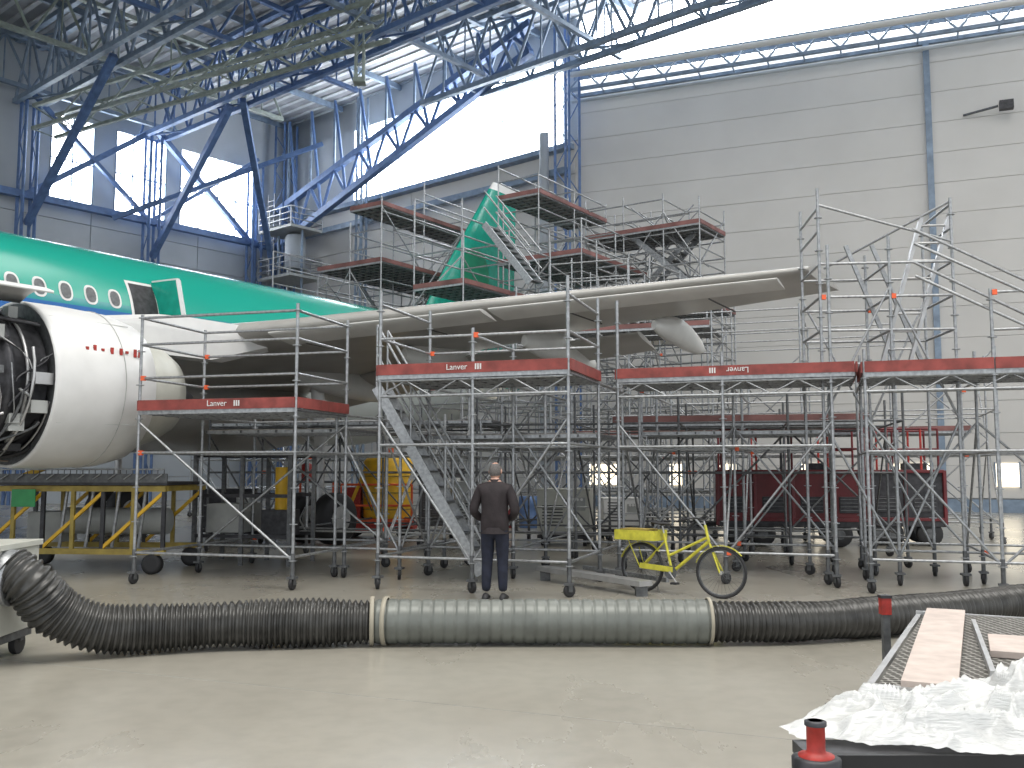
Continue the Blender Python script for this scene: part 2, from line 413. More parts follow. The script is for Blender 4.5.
for i in range(12):
    for o in(V((0,0,0)),V((-.5,-1.2,0))):
        p=g0.lerp(g1,i/12)+o; q=g0.lerp(g1,(i+1)/12)+o
        if i%2: mb.tube(p,q+V((0,0,1.1)),.045,'greengrey',5)
        else: mb.tube(p+V((0,0,1.1)),q,.045,'greengrey',5)
    p=g0.lerp(g1,i/12); mb.tube(p,p+V((-.5,-1.2,0)),.04,'greengrey',5)
mb.build('overhead_crane')

# ------------------------------------------------------------------ airliner
air=empty('airliner',(-10.35,19.2,0))
U=V((.56,.828,0)); W=V((.828,-.56,0))
def Ap(s,off,z): return V((-10.35,19.2,0))+U*s+W*off+V((0,0,z))
def addpart(mb,name):
    ob=mb.build(name); ob.parent=air; ob.matrix_parent_inverse=Matrix.Translation(-air.location); return ob
mb=MB()
prof=[(-17,.05,.05,3.9),(-16.7,.4,.38,3.92),(-16.2,.8,.75,3.98),(-15.3,1.25,1.2,4.08),(-14,1.65,1.65,4.2),(-12,1.93,1.98,4.34),(-10,1.975,2.07,4.38),(-5,1.975,2.07,4.38),(0,1.975,2.07,4.38),(5,1.975,2.07,4.38),(9,1.975,2.07,4.38),(10.5,1.94,2.03,4.42),(12,1.83,1.9,4.51),(13.5,1.65,1.72,4.65),(15,1.4,1.5,4.82),(16.5,1.13,1.23,5.0),(18,.85,.95,5.2),(19.3,.55,.62,5.42),(20.2,.28,.33,5.6),(20.6,.08,.1,5.65)]
rings=[[Ap(s_,rx*math.sin(2*math.pi*i/64),cz+rz*math.cos(2*math.pi*i/64)) for i in range(64)] for s_,rx,rz,cz in prof]
mb.loft(rings,'fus')
addpart(mb,'fuselage')
def hullx(z): return 1.975*math.sqrt(max(0,1-((z-4.38)/2.07)**2))
mb=MB()
def oval(s0,z0,a,b,k,lift,n=20):
    vs=[]
    for i in range(n):
        t=2*math.pi*i/n; ss=s0+a*math.copysign(abs(math.cos(t))**.8,math.cos(t)); zz=z0+b*math.copysign(abs(math.sin(t))**.8,math.sin(t))
        vs.append(Ap(ss,hullx(zz)+lift,zz))
    mb.add(vs,[tuple(range(n))],k)
s_=-12.
while s_<1.5:
    oval(s_,5.14,.145,.205,'white',.006); oval(s_,5.14,.105,.16,'galvd',.012); s_+=.53
def hull_quad(s0,s1,z0,z1,lift,k,n=6):
    vs=[]
    for i in range(n+1):
        z=z0+(z1-z0)*i/n; vs+= [Ap(s0,hullx(z)+lift,z),Ap(s1,hullx(z)+lift,z)]
    mb.add(vs,[(2*i,2*i+1,2*i+3,2*i+2) for i in range(n)],k)
hull_quad(1.6,2.3,4.6,5.62,.008,'white'); hull_quad(1.66,2.24,4.66,5.56,.014,'dark')  # dark sheet on the hull paints the shade inside the open exit
a=Ap(2.3,hullx(5)+.02,4.6); b=Ap(2.3,hullx(5.6),5.66); d=W*.72+U*.10
mb.add([a,a+d,b+d,b],[(0,1,2,3)],'green'); mb.add([a-U*.06,a+d-U*.06,b+d-U*.06,b-U*.06],[(3,2,1,0)],'green')
for p,q in((a,a+d),(a+d,b+d),(b+d,b),(b,a)): mb.beam(p,q,.08,.08,'white')
addpart(mb,'cabin_windows')
mb=MB()
rg=[]
for s_,k_ in((-2.5,.1),(-1.5,.6),(0,.95),(3,1.),(6,1.),(8,.7),(9.5,.15)):
    rg.append([Ap(s_,2.25*k_*math.sin(2*math.pi*i/32),3.05+1.0*k_*math.cos(2*math.pi*i/32)) for i in range(32)])
mb.loft(rg,'wing'); addpart(mb,'belly_fairing')
def af(n,t,camber=.015):
    up=[];lo=[]
    for i in range(n+1):
        x=.5*(1-math.cos(math.pi*i/n)); yt=5*t*(.2969*math.sqrt(x)-.126*x-.3516*x*x+.2843*x**3-.1036*x**4); yc=camber*4*x*(1-x)
        up.append((x,yc+yt)); lo.append((x,yc-yt))
    return up[::-1]+lo[1:-1]
def wing_loft(mb,st,side,k):
    rg=[]
    for off,sle,ch,z,t,tw in st:
        rg.append([Ap(sle+x*ch,off*side,z+y*ch-x*ch*tw) for x,y in af(14,t)])
    if side<0: rg=[r[::-1] for r in rg]
    mb.loft(rg,k)
wst=[(1.2,-.7,7.6,3.86,.13,.05),(2.,-.3,6.9,3.92,.125,.05),(6.,1.55,4.4,4.24,.115,.05),(10.,3.2,3.0,4.55,.11,.045),(14.8,5.2,1.8,4.91,.105,.04)]
for side,nm in((1,'wing_port'),(-1,'wing_starboard')):
    mb=MB(); wing_loft(mb,wst,side,'wing')
    sl=[(2.7,-.36,.66,3.78,.13,.28),(5.2,.81,.6,4.0,.13,.28),(6.3,1.31,.58,4.08,.13,.28),(10,2.83,.5,4.37,.13,.28),(14.5,4.75,.42,4.72,.13,.28)]
    for a,b in((0,1),(2,3),(3,4)):
        s0,s1=sl[a],sl[b]
        g=.015; lerp=lambda t:tuple(s0[i]+(s1[i]-s0[i])*t for i in range(6))
        wing_loft(mb,[lerp(g),lerp(1-g)],side,'slat')
    for offs in((2.2,5.7),(6.,11.2)):
        st=[]
        for o in offs:
            te=6.6+(5.95-6.6)*(o-2)/4 if o<=6 else 5.95+(7.0-5.95)*(o-6)/8.9
            z=3.98+(4.88-3.98)*(o-2)/12.9-.33
            st.append((o,te-.35,1.5-.06*o,z,.12,.32))
        wing_loft(mb,st,side,'wing')
    for o,L in((4.1,3.4),(7.2,3.4),(9.6,2.8),(12.,2.3)):
        te=6.2 if o<6 else 5.95+(1.05)*(o-6)/8.9
        z=3.98+.9*(o-2)/12.9-.42
        rg=[]
        for i in range(11):
            t=i/10; r=.30*math.sin(math.pi*min(1,(t*.94+.05)))**.6*(L/3.2); ss=te-L*.6+L*t; zz=z-.02-.4*max(0,t-.45)
            rg.append([Ap(ss,side*o+r*.75*math.sin(2*math.pi*j/14),zz+r*1.25*math.cos(2*math.pi*j/14)) for j in range(14)])
        mb.loft(rg,'slat')
    for o in(6.2,8.5,11,13.2):
        sle=-.3+.43*(o-2)
        mb.beam(Ap(sle+.4,side*o,3.75+.9*(o-2)/12.9),Ap(sle+1.6,side*o,3.7+.9*(o-2)/12.9),.02,.02,'wingd')
    addpart(mb,nm)
mb=MB()
rg=[]
for sle,ch,z in((12.9,5.5,6.0),(13.9,4.7,7.6),(17.0,1.75,11.7)):
    rg.append([Ap(sle+x*ch,y*ch,z) for x,y in af(12,.09,0)])
mb.loft(rg,'green')
rg=[[Ap(17.0+x*1.75,y*1.75,11.7) for x,y in af(12,.09,0)],[Ap(17.25+x*1.5,y*1.2,12.0) for x,y in af(12,.07,0)]]
mb.loft(rg,'white')
vs=[Ap(15.9+.8*math.cos(2*math.pi*i/24),.23,8.3+1.0*math.sin(2*math.pi*i/24)) for i in range(24)]
mb.add(vs,[tuple(range(24))],'dgreen')
addpart(mb,'fin')
for side in(1,-1):
    mb=MB(); wing_loft(mb,[(.6,15.2,3.6,5.4,.09,0),(6.2,18.0,1.4,5.9,.09,0)],side,'wing'); addpart(mb,'tailplane')
ES=-.55
for side in(1,-1):
    mb=MB(); o=5.3*side; ec=2.92
    O=Ap(ES,o,ec)
    mb.lathe(O,U,[(-2.1,1.20),(-2.12,1.235),(-2.05,1.245),(-1.5,1.25),(-.8,1.22),(-.4,1.12),(-.38,1.08),(-.5,.98)],'white',48,False)
    mb.lathe(O,U,[(-2.1,1.2),(-2.05,1.0),(-2.05,.7)],'galvd',32,False)
    mb.lathe(O,U,[(-.9,1.0),(-.3,1.0),(.25,.80),(.5,.66),(.47,.58)],'cream',40,False)
    mb.lathe(O,U,[(-.2,.5),(.6,.36),(1.1,.05)],'dark',24)
    mb.lathe(O,U,[(-4.6,1.02),(-4.55,1.08),(-4.4,1.08),(-4.4,1.0),(-3.4,1.0),(-3.4,1.07),(-3.3,1.07),(-3.3,1.0),(-2.7,.99),(-2.7,1.08),(-2.6,1.08),(-2.6,1.0),(-2.1,1.0)],'dark',40)
    for tt in(-4.2,-3.8,-3.05,-2.4): mb.torus(O+U*tt,U,1.02,.025,'alu',40,6)
    mb.lathe(O,U,[(-6.1,1.0),(-6.15,1.08),(-6.05,1.16),(-5.4,1.22),(-4.6,1.2),(-4.6,1.1),(-5.5,.95),(-6.1,1.0)],'white',40,False)
    rr=random.Random(3)
    for i in range(110):
        a0=rr.uniform(0,6.28); da=rr.uniform(.3,1.6)*rr.choice([1,1,.1]); s0=ES+rr.uniform(-4.2,-2.12); s1=min(ES-2.08,max(ES-4.3,s0+rr.uniform(-.9,.9))); R=rr.uniform(1.03,1.16)
        pts=[]
        for j in range(9):
            t=j/8; a=a0+da*t; ss=s0+(s1-s0)*(t*t*(3-2*t)); pts.append(Ap(ss,o+R*math.cos(a),ec+R*math.sin(a)))
        mb.sweep(pts,rr.choice([.01,.015,.022,.032]),rr.choice(['galvd','dark','black','alu','galv','pipe']),6)
    for i in range(34):
        a=rr.uniform(0,6.28); mb.box(Ap(ES+rr.uniform(-4,-2.2),o+1.07*math.cos(a),ec+1.07*math.sin(a)),(rr.uniform(.1,.3),.16,rr.uniform(.1,.28)),rr.choice(['galvd','dark','alu','greyp','black']),.97)
    for i,(ds,l) in enumerate(((-2.15,.05),(-2.03,.12),(-1.9,.04),(-1.75,.1),(-1.6,.1),(-1.5,.04),(-1.36,.12),(-1.28,.12))):
        a=math.radians(24 if side>0 else 156); R=1.25
        p=Ap(ds,o+R*math.cos(a),ec+R*math.sin(a)); mb.box(p,(.045,.02,l),'redb',.97)
    mb.torus(Ap(ES-1.0,o,ec),U,1.235,.008,'seam',48,4)
    for aa in(-.5,.9):
        mb.beam(Ap(ES-2.0,o+1.24*math.cos(aa),ec+1.24*math.sin(aa)),Ap(ES-.7,o+1.225*math.cos(aa),ec+1.225*math.sin(aa)),.012,.012,'seam')
    rg=[]
    for z,s0,s1,w in((3.6,-2.,1.2,.2),(4.05,-1.8,2.8,.22),(4.3,-.2,3.2,.2)):
        rg.append([Ap(s0,o-w*.2,z),Ap(s0+.5,o-w,z),Ap(s1-.4,o-w,z),Ap(s1,o,z),Ap(s1-.4,o+w,z),Ap(s0+.5,o+w,z),Ap(s0,o+w*.2,z)])
    mb.loft(rg,'white',False)
    # hinged-up fan cowl door above the core
    rg=[]
    for tt in(ES-4.3,ES-2.15):
        rg.append([Ap(tt,o+side*(.25+.9*q),ec+1.22+.12*math.sin(q*3.14)+(.05*q)) for q in(0,.25,.5,.75,1)]+[Ap(tt,o+side*(.25+.9*q),ec+1.18+.12*math.sin(q*3.14)+(.05*q)) for q in(1,.75,.5,.25,0)])
    mb.loft(rg,'white')
    addpart(mb,'engine')
for side in(1,-1):
    mb=MB(); q=3.8*side
    mb.tube(Ap(5.2,q,.6),Ap(5.2,q,2.2),.09,'alu',12); mb.tube(Ap(5.2,q,2.2),Ap(5.0,q,4.0),.15,'white',12)
    mb.tube(Ap(5.2,q,2.1),Ap(5.2,q-2*side,3.4),.07,'white',8); mb.tube(Ap(5.2,q-.5,.58),Ap(5.2,q+.5,.58),.08,'alu')
    for d in(-.46,.46):
        mb.lathe(Ap(5.2,q+d-.2,.58),W,[(0,.3),(0,.5),(.06,.57),(.34,.57),(.4,.5),(.4,.3)],'black',28); mb.lathe(Ap(5.2,q+d-.21,.58),W,[(0,.28),(.42,.28)],'alu',20)
    addpart(mb,'main_gear')
mb=MB(); mb.tube(Ap(-12,0,.4),Ap(-12,0,2.6),.1,'alu',10)
for d in(-.3,.3): mb.lathe(Ap(-12,d-.11,.39),W,[(0,.2),(0,.34),(.04,.38),(.18,.38),(.22,.34),(.22,.2)],'black',24)
addpart(mb,'nose_gear')

# ------------------------------------------------------------------ scaffolding
def Fr(ox,oy,deg):
    a=math.radians(deg); c,s_=math.cos(a),math.sin(a)
    def F(x,y,z): return V((ox+x*c-y*s_,oy+x*s_+y*c,z))
    F.ang=a; return F
rs=random.Random(11)
def standard(mb,F,x,y,z0,z1,k='galv',castor=True,ros=True,n=6,r=.0245):
    mb.tube(F(x,y,z0+.18),F(x,y,z1),r,k,n)
    if ros:
        z=z0+.4
        while z<z1-.05:
            mb.tube(F(x,y,z-.006),F(x,y,z+.006),.06,k,8); z+=.5
    if castor:
        mb.tube(F(x,y,z0+.16),F(x,y,z0+.5),.032,'galvd',6)
        mb.box(F(x,y,z0+.17),(.12,.12,.03),'galvd',F.ang)
        a=F.ang+rs.uniform(-1,1); ax=V((math.cos(a),math.sin(a),0))
        mb.lathe(F(x,y,z0+.085)-ax*.025,ax,[(0,.06),(0,.078),(.01,.085),(.04,.085),(.05,.078),(.05,.06)],'black',14)
        for sgn in(-1,1): mb.box(F(x,y,z0+.13)+ax*.035*sgn,(.008,.06,.12),'galvd',a)
def scaff(mb,F,xs,ys,top,levels,k='galv',castor=True,brace=2,ros=True,n=6,r=.021,p_or=.18,pb=.75):
    tp=top if callable(top) else (lambda i,j:top)
    for i,x in enumerate(xs):
        for j,y in enumerate(ys):
            if tp(i,j)>.5: standard(mb,F,x,y,0,tp(i,j),k,castor,ros,n,max(.0245,r))
    for z in levels:
        for j,y in enumerate(ys):
            for i in range(len(xs)-1):
                if min(tp(i,j),tp(i+1,j))>=z:
                    mb.tube(F(xs[i],y,z),F(xs[i+1],y,z),r,k,n)
                    if rs.random()<p_or: mb.box(F(xs[i]+.05,y,z),(.06,.05,.07),'orange',F.ang)
        for i,x in enumerate(xs):
            for j in range(len(ys)-1):
                if min(tp(i,j),tp(i,j+1))>=z: mb.tube(F(x,ys[j],z),F(x,ys[j+1],z),r,k,n)
    if brace:
        for j,y in enumerate(ys):
            for i in range(len(xs)-1):
                t=min(tp(i,j),tp(i+1,j)); z=.4; f=(i+j)%2
                while z+1.9<t:
                    if rs.random()<pb:
                        a,b=(xs[i],xs[i+1]) if f else (xs[i+1],xs[i]); mb.tube(F(a,y,z),F(b,y,z+1.95),r*.9,k,n)
                    f=1-f; z+=2.
        if brace>1:
            for i,x in enumerate(xs):
                for j in range(len(ys)-1):
                    t=min(tp(i,j),tp(i,j+1)); z=.4; f=(i+j)%2
                    while z+1.9<t:
                        if rs.random()<.5:
                            a,b=(ys[j],ys[j+1]) if f else (ys[j+1],ys[j]); mb.tube(F(x,a,z),F(x,b,z+1.95),r*.9,k,n)
                        f=1-f; z+=2.
BK='redboard'
def deck(mb,F,x0,x1,y0,y1,z,boards='flr',h=.15,pk='plank'):
    n=max(1,round((y1-y0)/.33)); w=(y1-y0)/n
    for i in range(n):
        yc=y0+w*(i+.5)
        mb.box(F((x0+x1)/2,yc,z),(x1-x0,w-.02,.012),pk,F.ang)
        for e in(-1,1): mb.box(F((x0+x1)/2,yc+e*(w/2-.02),z-.03),(x1-x0,.012,.06),'galv',F.ang)
    m=int((x1-x0)/.3)
    for i in range(m+1): mb.box(F(x0+(x1-x0)*i/max(1,m),(y0+y1)/2,z-.03),(.03,y1-y0,.04),'galvd',F.ang)
    if 'f' in boards: mb.box(F((x0+x1)/2,y0-.03,z+h/2),(x1-x0,.03,h),BK,F.ang); mb.box(F((x0+x1)/2,y0-.01,z-.03),(x1-x0,.04,.06),'galv',F.ang)
    if 'b' in boards: mb.box(F((x0+x1)/2,y1+.03,z+h/2),(x1-x0,.03,h),BK,F.ang)
    if 'l' in boards: mb.box(F(x0-.03,(y0+y1)/2,z+h/2),(.03,y1-y0,h),BK,F.ang)
    if 'r' in boards: mb.box(F(x1+.03,(y0+y1)/2,z+h/2),(.03,y1-y0,h),BK,F.ang)
def latt(mb,F,x0,x1,y,z,h=.22,k='galv'):
    mb.tube(F(x0,y,z),F(x1,y,z),.022,k); mb.tube(F(x0,y,z-h),F(x1,y,z-h),.022,k)
    n=max(2,int((x1-x0)/.35))
    for i in range(n):
        a=x0+(x1-x0)*i/n;b=x0+(x1-x0)*(i+1)/n
        mb.tube(F(a,y,z if i%2 else z-h),F(b,y,z-h if i%2 else z),.012,k,5)
def mark(mb,F,x,z):
    for i in range(3): mb.box(F(x+i*.035,-.05,z),(.02,.008,.08),'white',F.ang)

A_=-18
F=Fr(-5.5,14.0,-16); mb=MB()
scaff(mb,F,[0,2.57],[0,1.6,3.2,5.2],lambda i,j:[3.95,4.0][i] if j<2 else 2.9,[.45,1.9,2.5,3.0,3.5,3.9],brace=2)
deck(mb,F,0,2.57,0,1.6,2.52,'flr'); deck(mb,F,0,2.57,1.7,3.2,2.3,'')
mark(mb,F,1.62,2.60)
obA=mb.build('scaffolding')
text('Lanver',F(1.33,-.05,2.60),.12,'white',F.ang,obA)
F=Fr(-2.75,14.9,A_); mb=MB()
scaff(mb,F,[0,1.1],[0,1.8,3.6],2.6,[.45,1.9,2.3],brace=2); mb.build('scaffolding')
F=Fr(-1.87,13.4,A_); mb=MB()
scaff(mb,F,[0,1.4,2.75],[0,1.8,3.6,5.4],lambda i,j:[4.2,3.6,4.25][i] if j<2 else 3.2,[.45,2.0,2.95,3.5,4.0],brace=2)
deck(mb,F,-.02,2.75,0,1.8,2.98,'flr'); latt(mb,F,0,2.75,0,2.90); deck(mb,F,0,2.7,1.9,3.6,2.2,'')
mark(mb,F,1.46,3.06)
obB=mb.build('scaffolding')
text('Lanver',F(1.18,-.05,3.06),.115,'white',F.ang,obB)
F=Fr(1.62,14.5,A_); mb=MB()
scaff(mb,F,[0,1.57,3.1],[0,1.8,3.6,5.4],lambda i,j:[4.25,3.4,4.9][i] if j<1 else 3.3,[.45,2.0,3.0,3.55,4.05],brace=2)
deck(mb,F,0,3.42,0,1.8,3.04,'flr'); latt(mb,F,0,3.4,0,2.96,.2); deck(mb,F,0,3.1,1.9,3.6,2.3,'')
mark(mb,F,1.40,3.12)
obC=mb.build('scaffolding')
text('Lanver',F(1.80,-.05,3.12),.12,'white',F.ang,obC,True)
F=Fr(4.83,12.95,A_); mb=MB()
scaff(mb,F,[0,1.6,3.6,5.6],[0,1.6,3.2],lambda i,j:[3.3,4.05,4.0,4.0][i] if j==0 else 3.4,[.45,1.9,2.95,3.5,4.0],brace=2)
deck(mb,F,0,1.6,0,1.6,2.98,'fl'); deck(mb,F,1.62,3.6,0,1.6,2.98,'fb'); latt(mb,F,0,3.6,0,2.92,.2)
for dz in(0,.45): mb.tube(F(.7,0.1,4.75-dz),F(2.9,-.1,3.45-dz),.022,'galv')
obD=mb.build('scaffolding')
F=Fr(4.72,13.9,-6); mb=MB()
scaff(mb,F,[-.15,.85,1.75],[0,1.3],lambda i,j:[5.85,5.1,5.65][i],[3.2,3.7,4.2,4.7,5.2,5.55],castor=True,brace=1)
for s1 in(-.02,.38):
    mb.beam(F(.75+s1,.3,3.05),F(1.45+s1,.3,5.45),.05,.07,'alu')
for i in range(9):
    t=(i+.5)/9; a=F(.75,.3,3.05).lerp(F(1.45,.3,5.45),t); mb.tube(a,a+V((.38,-.03,0)),.018,'alu')
for s1 in(-.02,.38): mb.beam(F(1.3+s1,1.,3.05),F(.5+s1,1.,5.2),.05,.06,'galv')
mb.tube(F(-.15,0,5.6),F(1.75,0,5.0),.02,'galv'); mb.tube(F(1.75,0,5.6),F(.2,1.3,4.9),.02,'galv')
mb.tube(F(1.2,0,5.2),F(3.2,-.4,4.0),.022,'galv')
mb.tube(F(1.2,0,4.7),F(3.2,-.4,3.5),.022,'galv')
mb.build('scaffolding')
BK='tailboard'
F=Fr(-6.2,19.5,-14); mb=MB()
scaff(mb,F,[i*1.9 for i in range(8)],[0,2.2,4.4],3.0,[.5,1.6,2.5],k='galvd',brace=2,ros=False,n=5,castor=True)
deck(mb,F,0,6,0,2.2,2.6,''); deck(mb,F,8,13,2.2,4.4,2.6,'f')
mb.build('scaffolding')
F=Fr(1.,24.5,-20); mb=MB()
scaff(mb,F,[i*2.07 for i in range(6)],[0,2.,4.],lambda i,j:[7.6,7.,6.2,5.6,5.,4.4][i],[.5,2.,3.,4.,5.,5.5,6,6.5,7.],k='galv',brace=2,ros=False,n=5,castor=True,p_or=.05)
deck(mb,F,0,4.1,0,2,5.2,'f',.12); deck(mb,F,4.1,8.2,0,2,4.0,'f',.12); deck(mb,F,0,10,2,4,2.6,'f',.12)
mb.build('scaffolding')
def tail(off0,s0,xs,ys,tops,levels,decks,pb=.6,stairs=()):
    o=Ap(s0,off0,0); F=Fr(o.x,o.y,math.degrees(math.atan2(W.y,W.x))); mb=MB()
    scaff(mb,F,xs,ys,tops,levels,brace=2,ros=False,n=5,castor=True,r=.028,p_or=.03,pb=pb)
    for d in decks: deck(mb,F,*d)
    for (x0,y0,z0,x1,y1,z1) in stairs:
        for e in(0,.6):
            p=F(x0,y0+e,z0); q=F(x1,y1+e,z1); mb.beam(p,q,.05,.2,'galv'); mb.tube(p+V((0,0,1)),q+V((0,0,1)),.025,'galv',5); mb.tube(p+V((0,0,.5)),q+V((0,0,.5)),.025,'galv',5)
        for i in range(10):
            t=(i+.5)/10; p=F(x0,y0+.3,z0).lerp(F(x1,y1+.3,z1),t); mb.box(p,(.2,.6,.04),'galvd',F.ang)
    return mb.build('scaffolding')
lv=[1,2.,3.5,5,6,7,7.9,8.5,9,9.6,10.2,10.8,11.3,11.8]
tail(1.4,15.6,[0,1.6,3.2],[0,2.3,4.6],lambda i,j:[11.9,11.4,9.6][i],lv,
     [(0,1.6,0,4.6,10.7,'fr',.14),(0,3.2,0,4.6,8.5,'fr',.14),(0,1.6,0,4.6,6.4,'fr',.14)])
tail(1.6,11.0,[0,1.8,3.6],[0,2.3,4.6],lambda i,j:[9.6,8.4,6.6][i]+(j*.5),lv[:11],
     [(0,1.8,0,4.6,6.9,'fr',.14)],stairs=((3.4,1.,6.9,1.8,1.,8.8),))
tail(-4.4,13.0,[0,1.5,2.9],[0,2.2,4.4,6.6],lambda i,j:[9.4,11.,11.7][i]-(1. if j==0 else 0),lv,
     [(1.5,2.9,0,6.6,10.4,'fr',.14),(0,2.9,0,6.6,8.5,'fr',.14)])
tail(2.9,18.9,[0,1.5,3.,4.3],[0,2.2],lambda i,j:[11.2,11.1,11.0,10.7][i],lv,[(0,4.3,0,2.2,9.8,'fr',.14),(0,4.3,0,2.2,7.4,'fr',.14)],.6,((4.2,.4,7.5,1.6,.4,9.8),(1.,1.2,7.5,3.6,1.2,9.8)))
tail(5.2,15.5,[0,1.8,3.6],[0,2.2],lambda i,j:[8.8,8.0,7.2][i],lv[:9],[(0,3.6,0,2.2,6.4,'fr',.14)])
tail(-9.,11.5,[0,2.,4.],[0,2.5,5],lambda i,j:[6.6,7.6,9.][i],lv[:9],[(0,4.,0,2.5,6.,'f',.14),(2,4.,0,2.5,7.6,'f',.14)])

mb=MB(); top=V((-2.05,14.35,2.9)); bot=V((-.45,14.15,.12)); wd=V((.08,.6,0))
for e in(0,1):
    o=wd*e; mb.beam(top+o,bot+o,.05,.16,'galv')
    mb.tube(top+o+V((0,0,.95)),bot+o+V((0,0,.95)),.021,'galv'); mb.tube(top+o+V((0,0,.5)),bot+o+V((0,0,.5)),.018,'galv')
    for t in(0,.33,.66,1): p=top.lerp(bot,t)+o; mb.tube(p,p+V((0,0,.95)),.018,'galv')
for i in range(12):
    p=top.lerp(bot,(i+.5)/12)+wd*.5; mb.box(p,(.18,.6,.03),'galvd',-.13)
mb.build('access_stairs')
mb=MB(); mb.beam(V((.45,14.6,.17)),V((1.75,12.6,.17)),.22,.07,'alu'); mb.beam(V((1.1,14.7,.17)),V((2.1,13.0,.17)),.05,.06,'galv')
for p in((.5,14.5),(1.7,12.7)): mb.box((p[0],p[1],.07),(.15,.15,.14),'galvd')
mb.build('outrigger_plank')

# ------------------------------------------------------------------ flexible duct
mb=MB(); R0=.205
left=crom([(-4.32,8.25,.80),(-4.14,8.27,.68),(-3.97,8.42,.42),(-3.65,8.6,.25),(-3.2,8.82,.22),(-2.5,9.02,.225),(-1.28,9.2,.215)],.012)
mb.sweep(left,lambda i:R0-.005+.020*math.sin(i/4.4*2*math.pi)+.02*noise.noise(left[i]*2.2),'duct',28)
mid=crom([(-1.3,9.2,.215),(.3,9.22,.215),(1.87,9.2,.215)],.012)
mb.sweep(mid,lambda i:.207+(-.011 if i%9<2 else 0)+.006*noise.noise(mid[i]*3),'ductg',32)
right=crom([(1.85,9.2,.215),(2.8,9.32,.20),(3.86,9.72,.20),(4.9,10.25,.2),(6.2,10.9,.2),(8.5,11.4,.2),(11,11.6,.2)],.014)
mb.sweep(right,lambda i:R0-.03+.018*math.sin(i/4.4*2*math.pi)+.02*noise.noise(right[i]*1.8),'duct',28)
for x in(-1.33,-1.2): mb.lathe((x,9.2,.22),(1,.12 if x<-1.3 else -.05,0),[(-.02,.215),(-.02,.232),(.02,.232),(.02,.215)],'tape',28,False)
mb.lathe((1.87,9.2,.22),(1,.0,0),[(-.015,.21),(-.015,.222),(.015,.222),(.015,.21)],'tape',28,False)
mb.build('ventilation_duct')

mb=MB()
def bx(c,s,k,a=0): mb.box(c,s,k,a)
cx,cy=-4.97,8.4
bx((cx,cy,.60),(1.25,.9,.72),'cream',.05); bx((cx,cy,.99),(1.3,.95,.05),'cream',.05); bx((cx,cy,.2),(1.2,.85,.08),'galvd',.05)
bx((cx+.6,cy-.455,.6),(.05,.03,.7),'white',.05)
bx((cx+.25,cy-.46,.62),(.55,.02,.5),'greyp',.05)
for i in range(7): bx((cx-.2,cy-.47,.4+i*.06),(.3,.02,.02),'dark',.05)
mb.lathe((cx+.55,8.27,.74),(1,0,-.1),[(0,.24),(.16,.24),(.16,.2)],'galv',24)
for x in(-.5,.5):
    for y in(-.35,.35):
        mb.lathe((cx+x-.03,cy+y,.1),(1,0,0),[(0,.06),(0,.1),(.06,.1),(.06,.06)],'black',16); mb.box((cx+x,cy+y,.17),(.1,.05,.1),'galvd')
for i in range(4):
    pts=crom([(cx+.52-i*.05,cy-.5,.85-i*.04),(cx+.5+i*.03,cy-.58-i*.02,.55),(cx+.36+i*.05,cy-.56,.28+i*.03),(cx+.2,cy-.52-i*.02,.22),(cx+.05,cy-.5,.4+i*.05)],.03)
    mb.sweep(pts,.014,'black',6)
mb.tube((cx+.5,cy-.5,.98),(cx+.5,cy-.5,1.06),.02,'galv')
mb.build('heater_cart',bevel=.012)

# ------------------------------------------------------------------ man
def skin(mb,verts,edges,radii,root,mf,T,sub=2):
    me=bpy.data.meshes.new('t'); me.from_pydata([tuple(v) for v in verts],edges,[]); ob=bpy.data.objects.new('t',me); bpy.context.collection.objects.link(ob)
    md=ob.modifiers.new('s','SKIN'); md.use_smooth_shade=True
    for i,r in enumerate(radii):
        sv=me.skin_vertices[0].data[i]; sv.radius=r if isinstance(r,tuple) else (r,r); sv.use_root=(i==root)
    m2=ob.modifiers.new('u','SUBSURF'); m2.levels=sub; m2.render_levels=sub
    bpy.context.view_layer.update(); dg=bpy.context.evaluated_depsgraph_get()
    ev=bpy.data.meshes.new_from_object(ob.evaluated_get(dg))
    vs=[v.co.copy() for v in ev.vertices]; o=len(mb.v); mb.v.extend([tuple(T@v) for v in vs])
    for p in ev.polygons:
        c=sum((vs[i] for i in p.vertices),V((0,0,0)))/len(p.vertices)
        mb.f.append(tuple(o+i for i in p.vertices)); mb.m.append(mb.mi(mf(c))); mb.s.append(True)
    bpy.data.objects.remove(ob); bpy.data.meshes.remove(ev)
mb=MB()
T=Matrix.Translation(V((-.22,12.3,0)))@Matrix.Rotation(math.radians(-10),4,'Z')
bv=[(0,0,.95),(0,-.01,1.12),(0,-.01,1.30),(0,-.01,1.42),(0,.005,1.50),(0,.02,1.57)]
br=[(.175,.135),(.185,.135),(.20,.14),(.14,.11),(.064,.064),(.057,.057)]
be=[(0,1),(1,2),(2,3),(3,4),(4,5)]
def addc(par,pts,rad):
    p=par
    for q,r in zip(pts,rad): bv.append(q); br.append(r); be.append((p,len(bv)-1)); p=len(bv)-1
for sg in(-1,1):
    addc(3,[(sg*.175,-.01,1.405),(sg*.235,-.02,1.28),(sg*.275,-.05,1.12),(sg*.215,.06,1.04),(sg*.12,.17,1.02)],[.084,.075,.064,.054,.042])
    addc(0,[(sg*.085,0,.86),(sg*.095,.01,.68),(sg*.10,.015,.49),(sg*.105,-.01,.3),(sg*.11,-.015,.10)],[.112,.098,.078,.072,.06])
def mf(c):
    if c.z>1.505: return 'skin'
    if c.z>.87: return 'jacket'
    return 'trouser'
skin(mb,bv,be,br,0,mf,T)
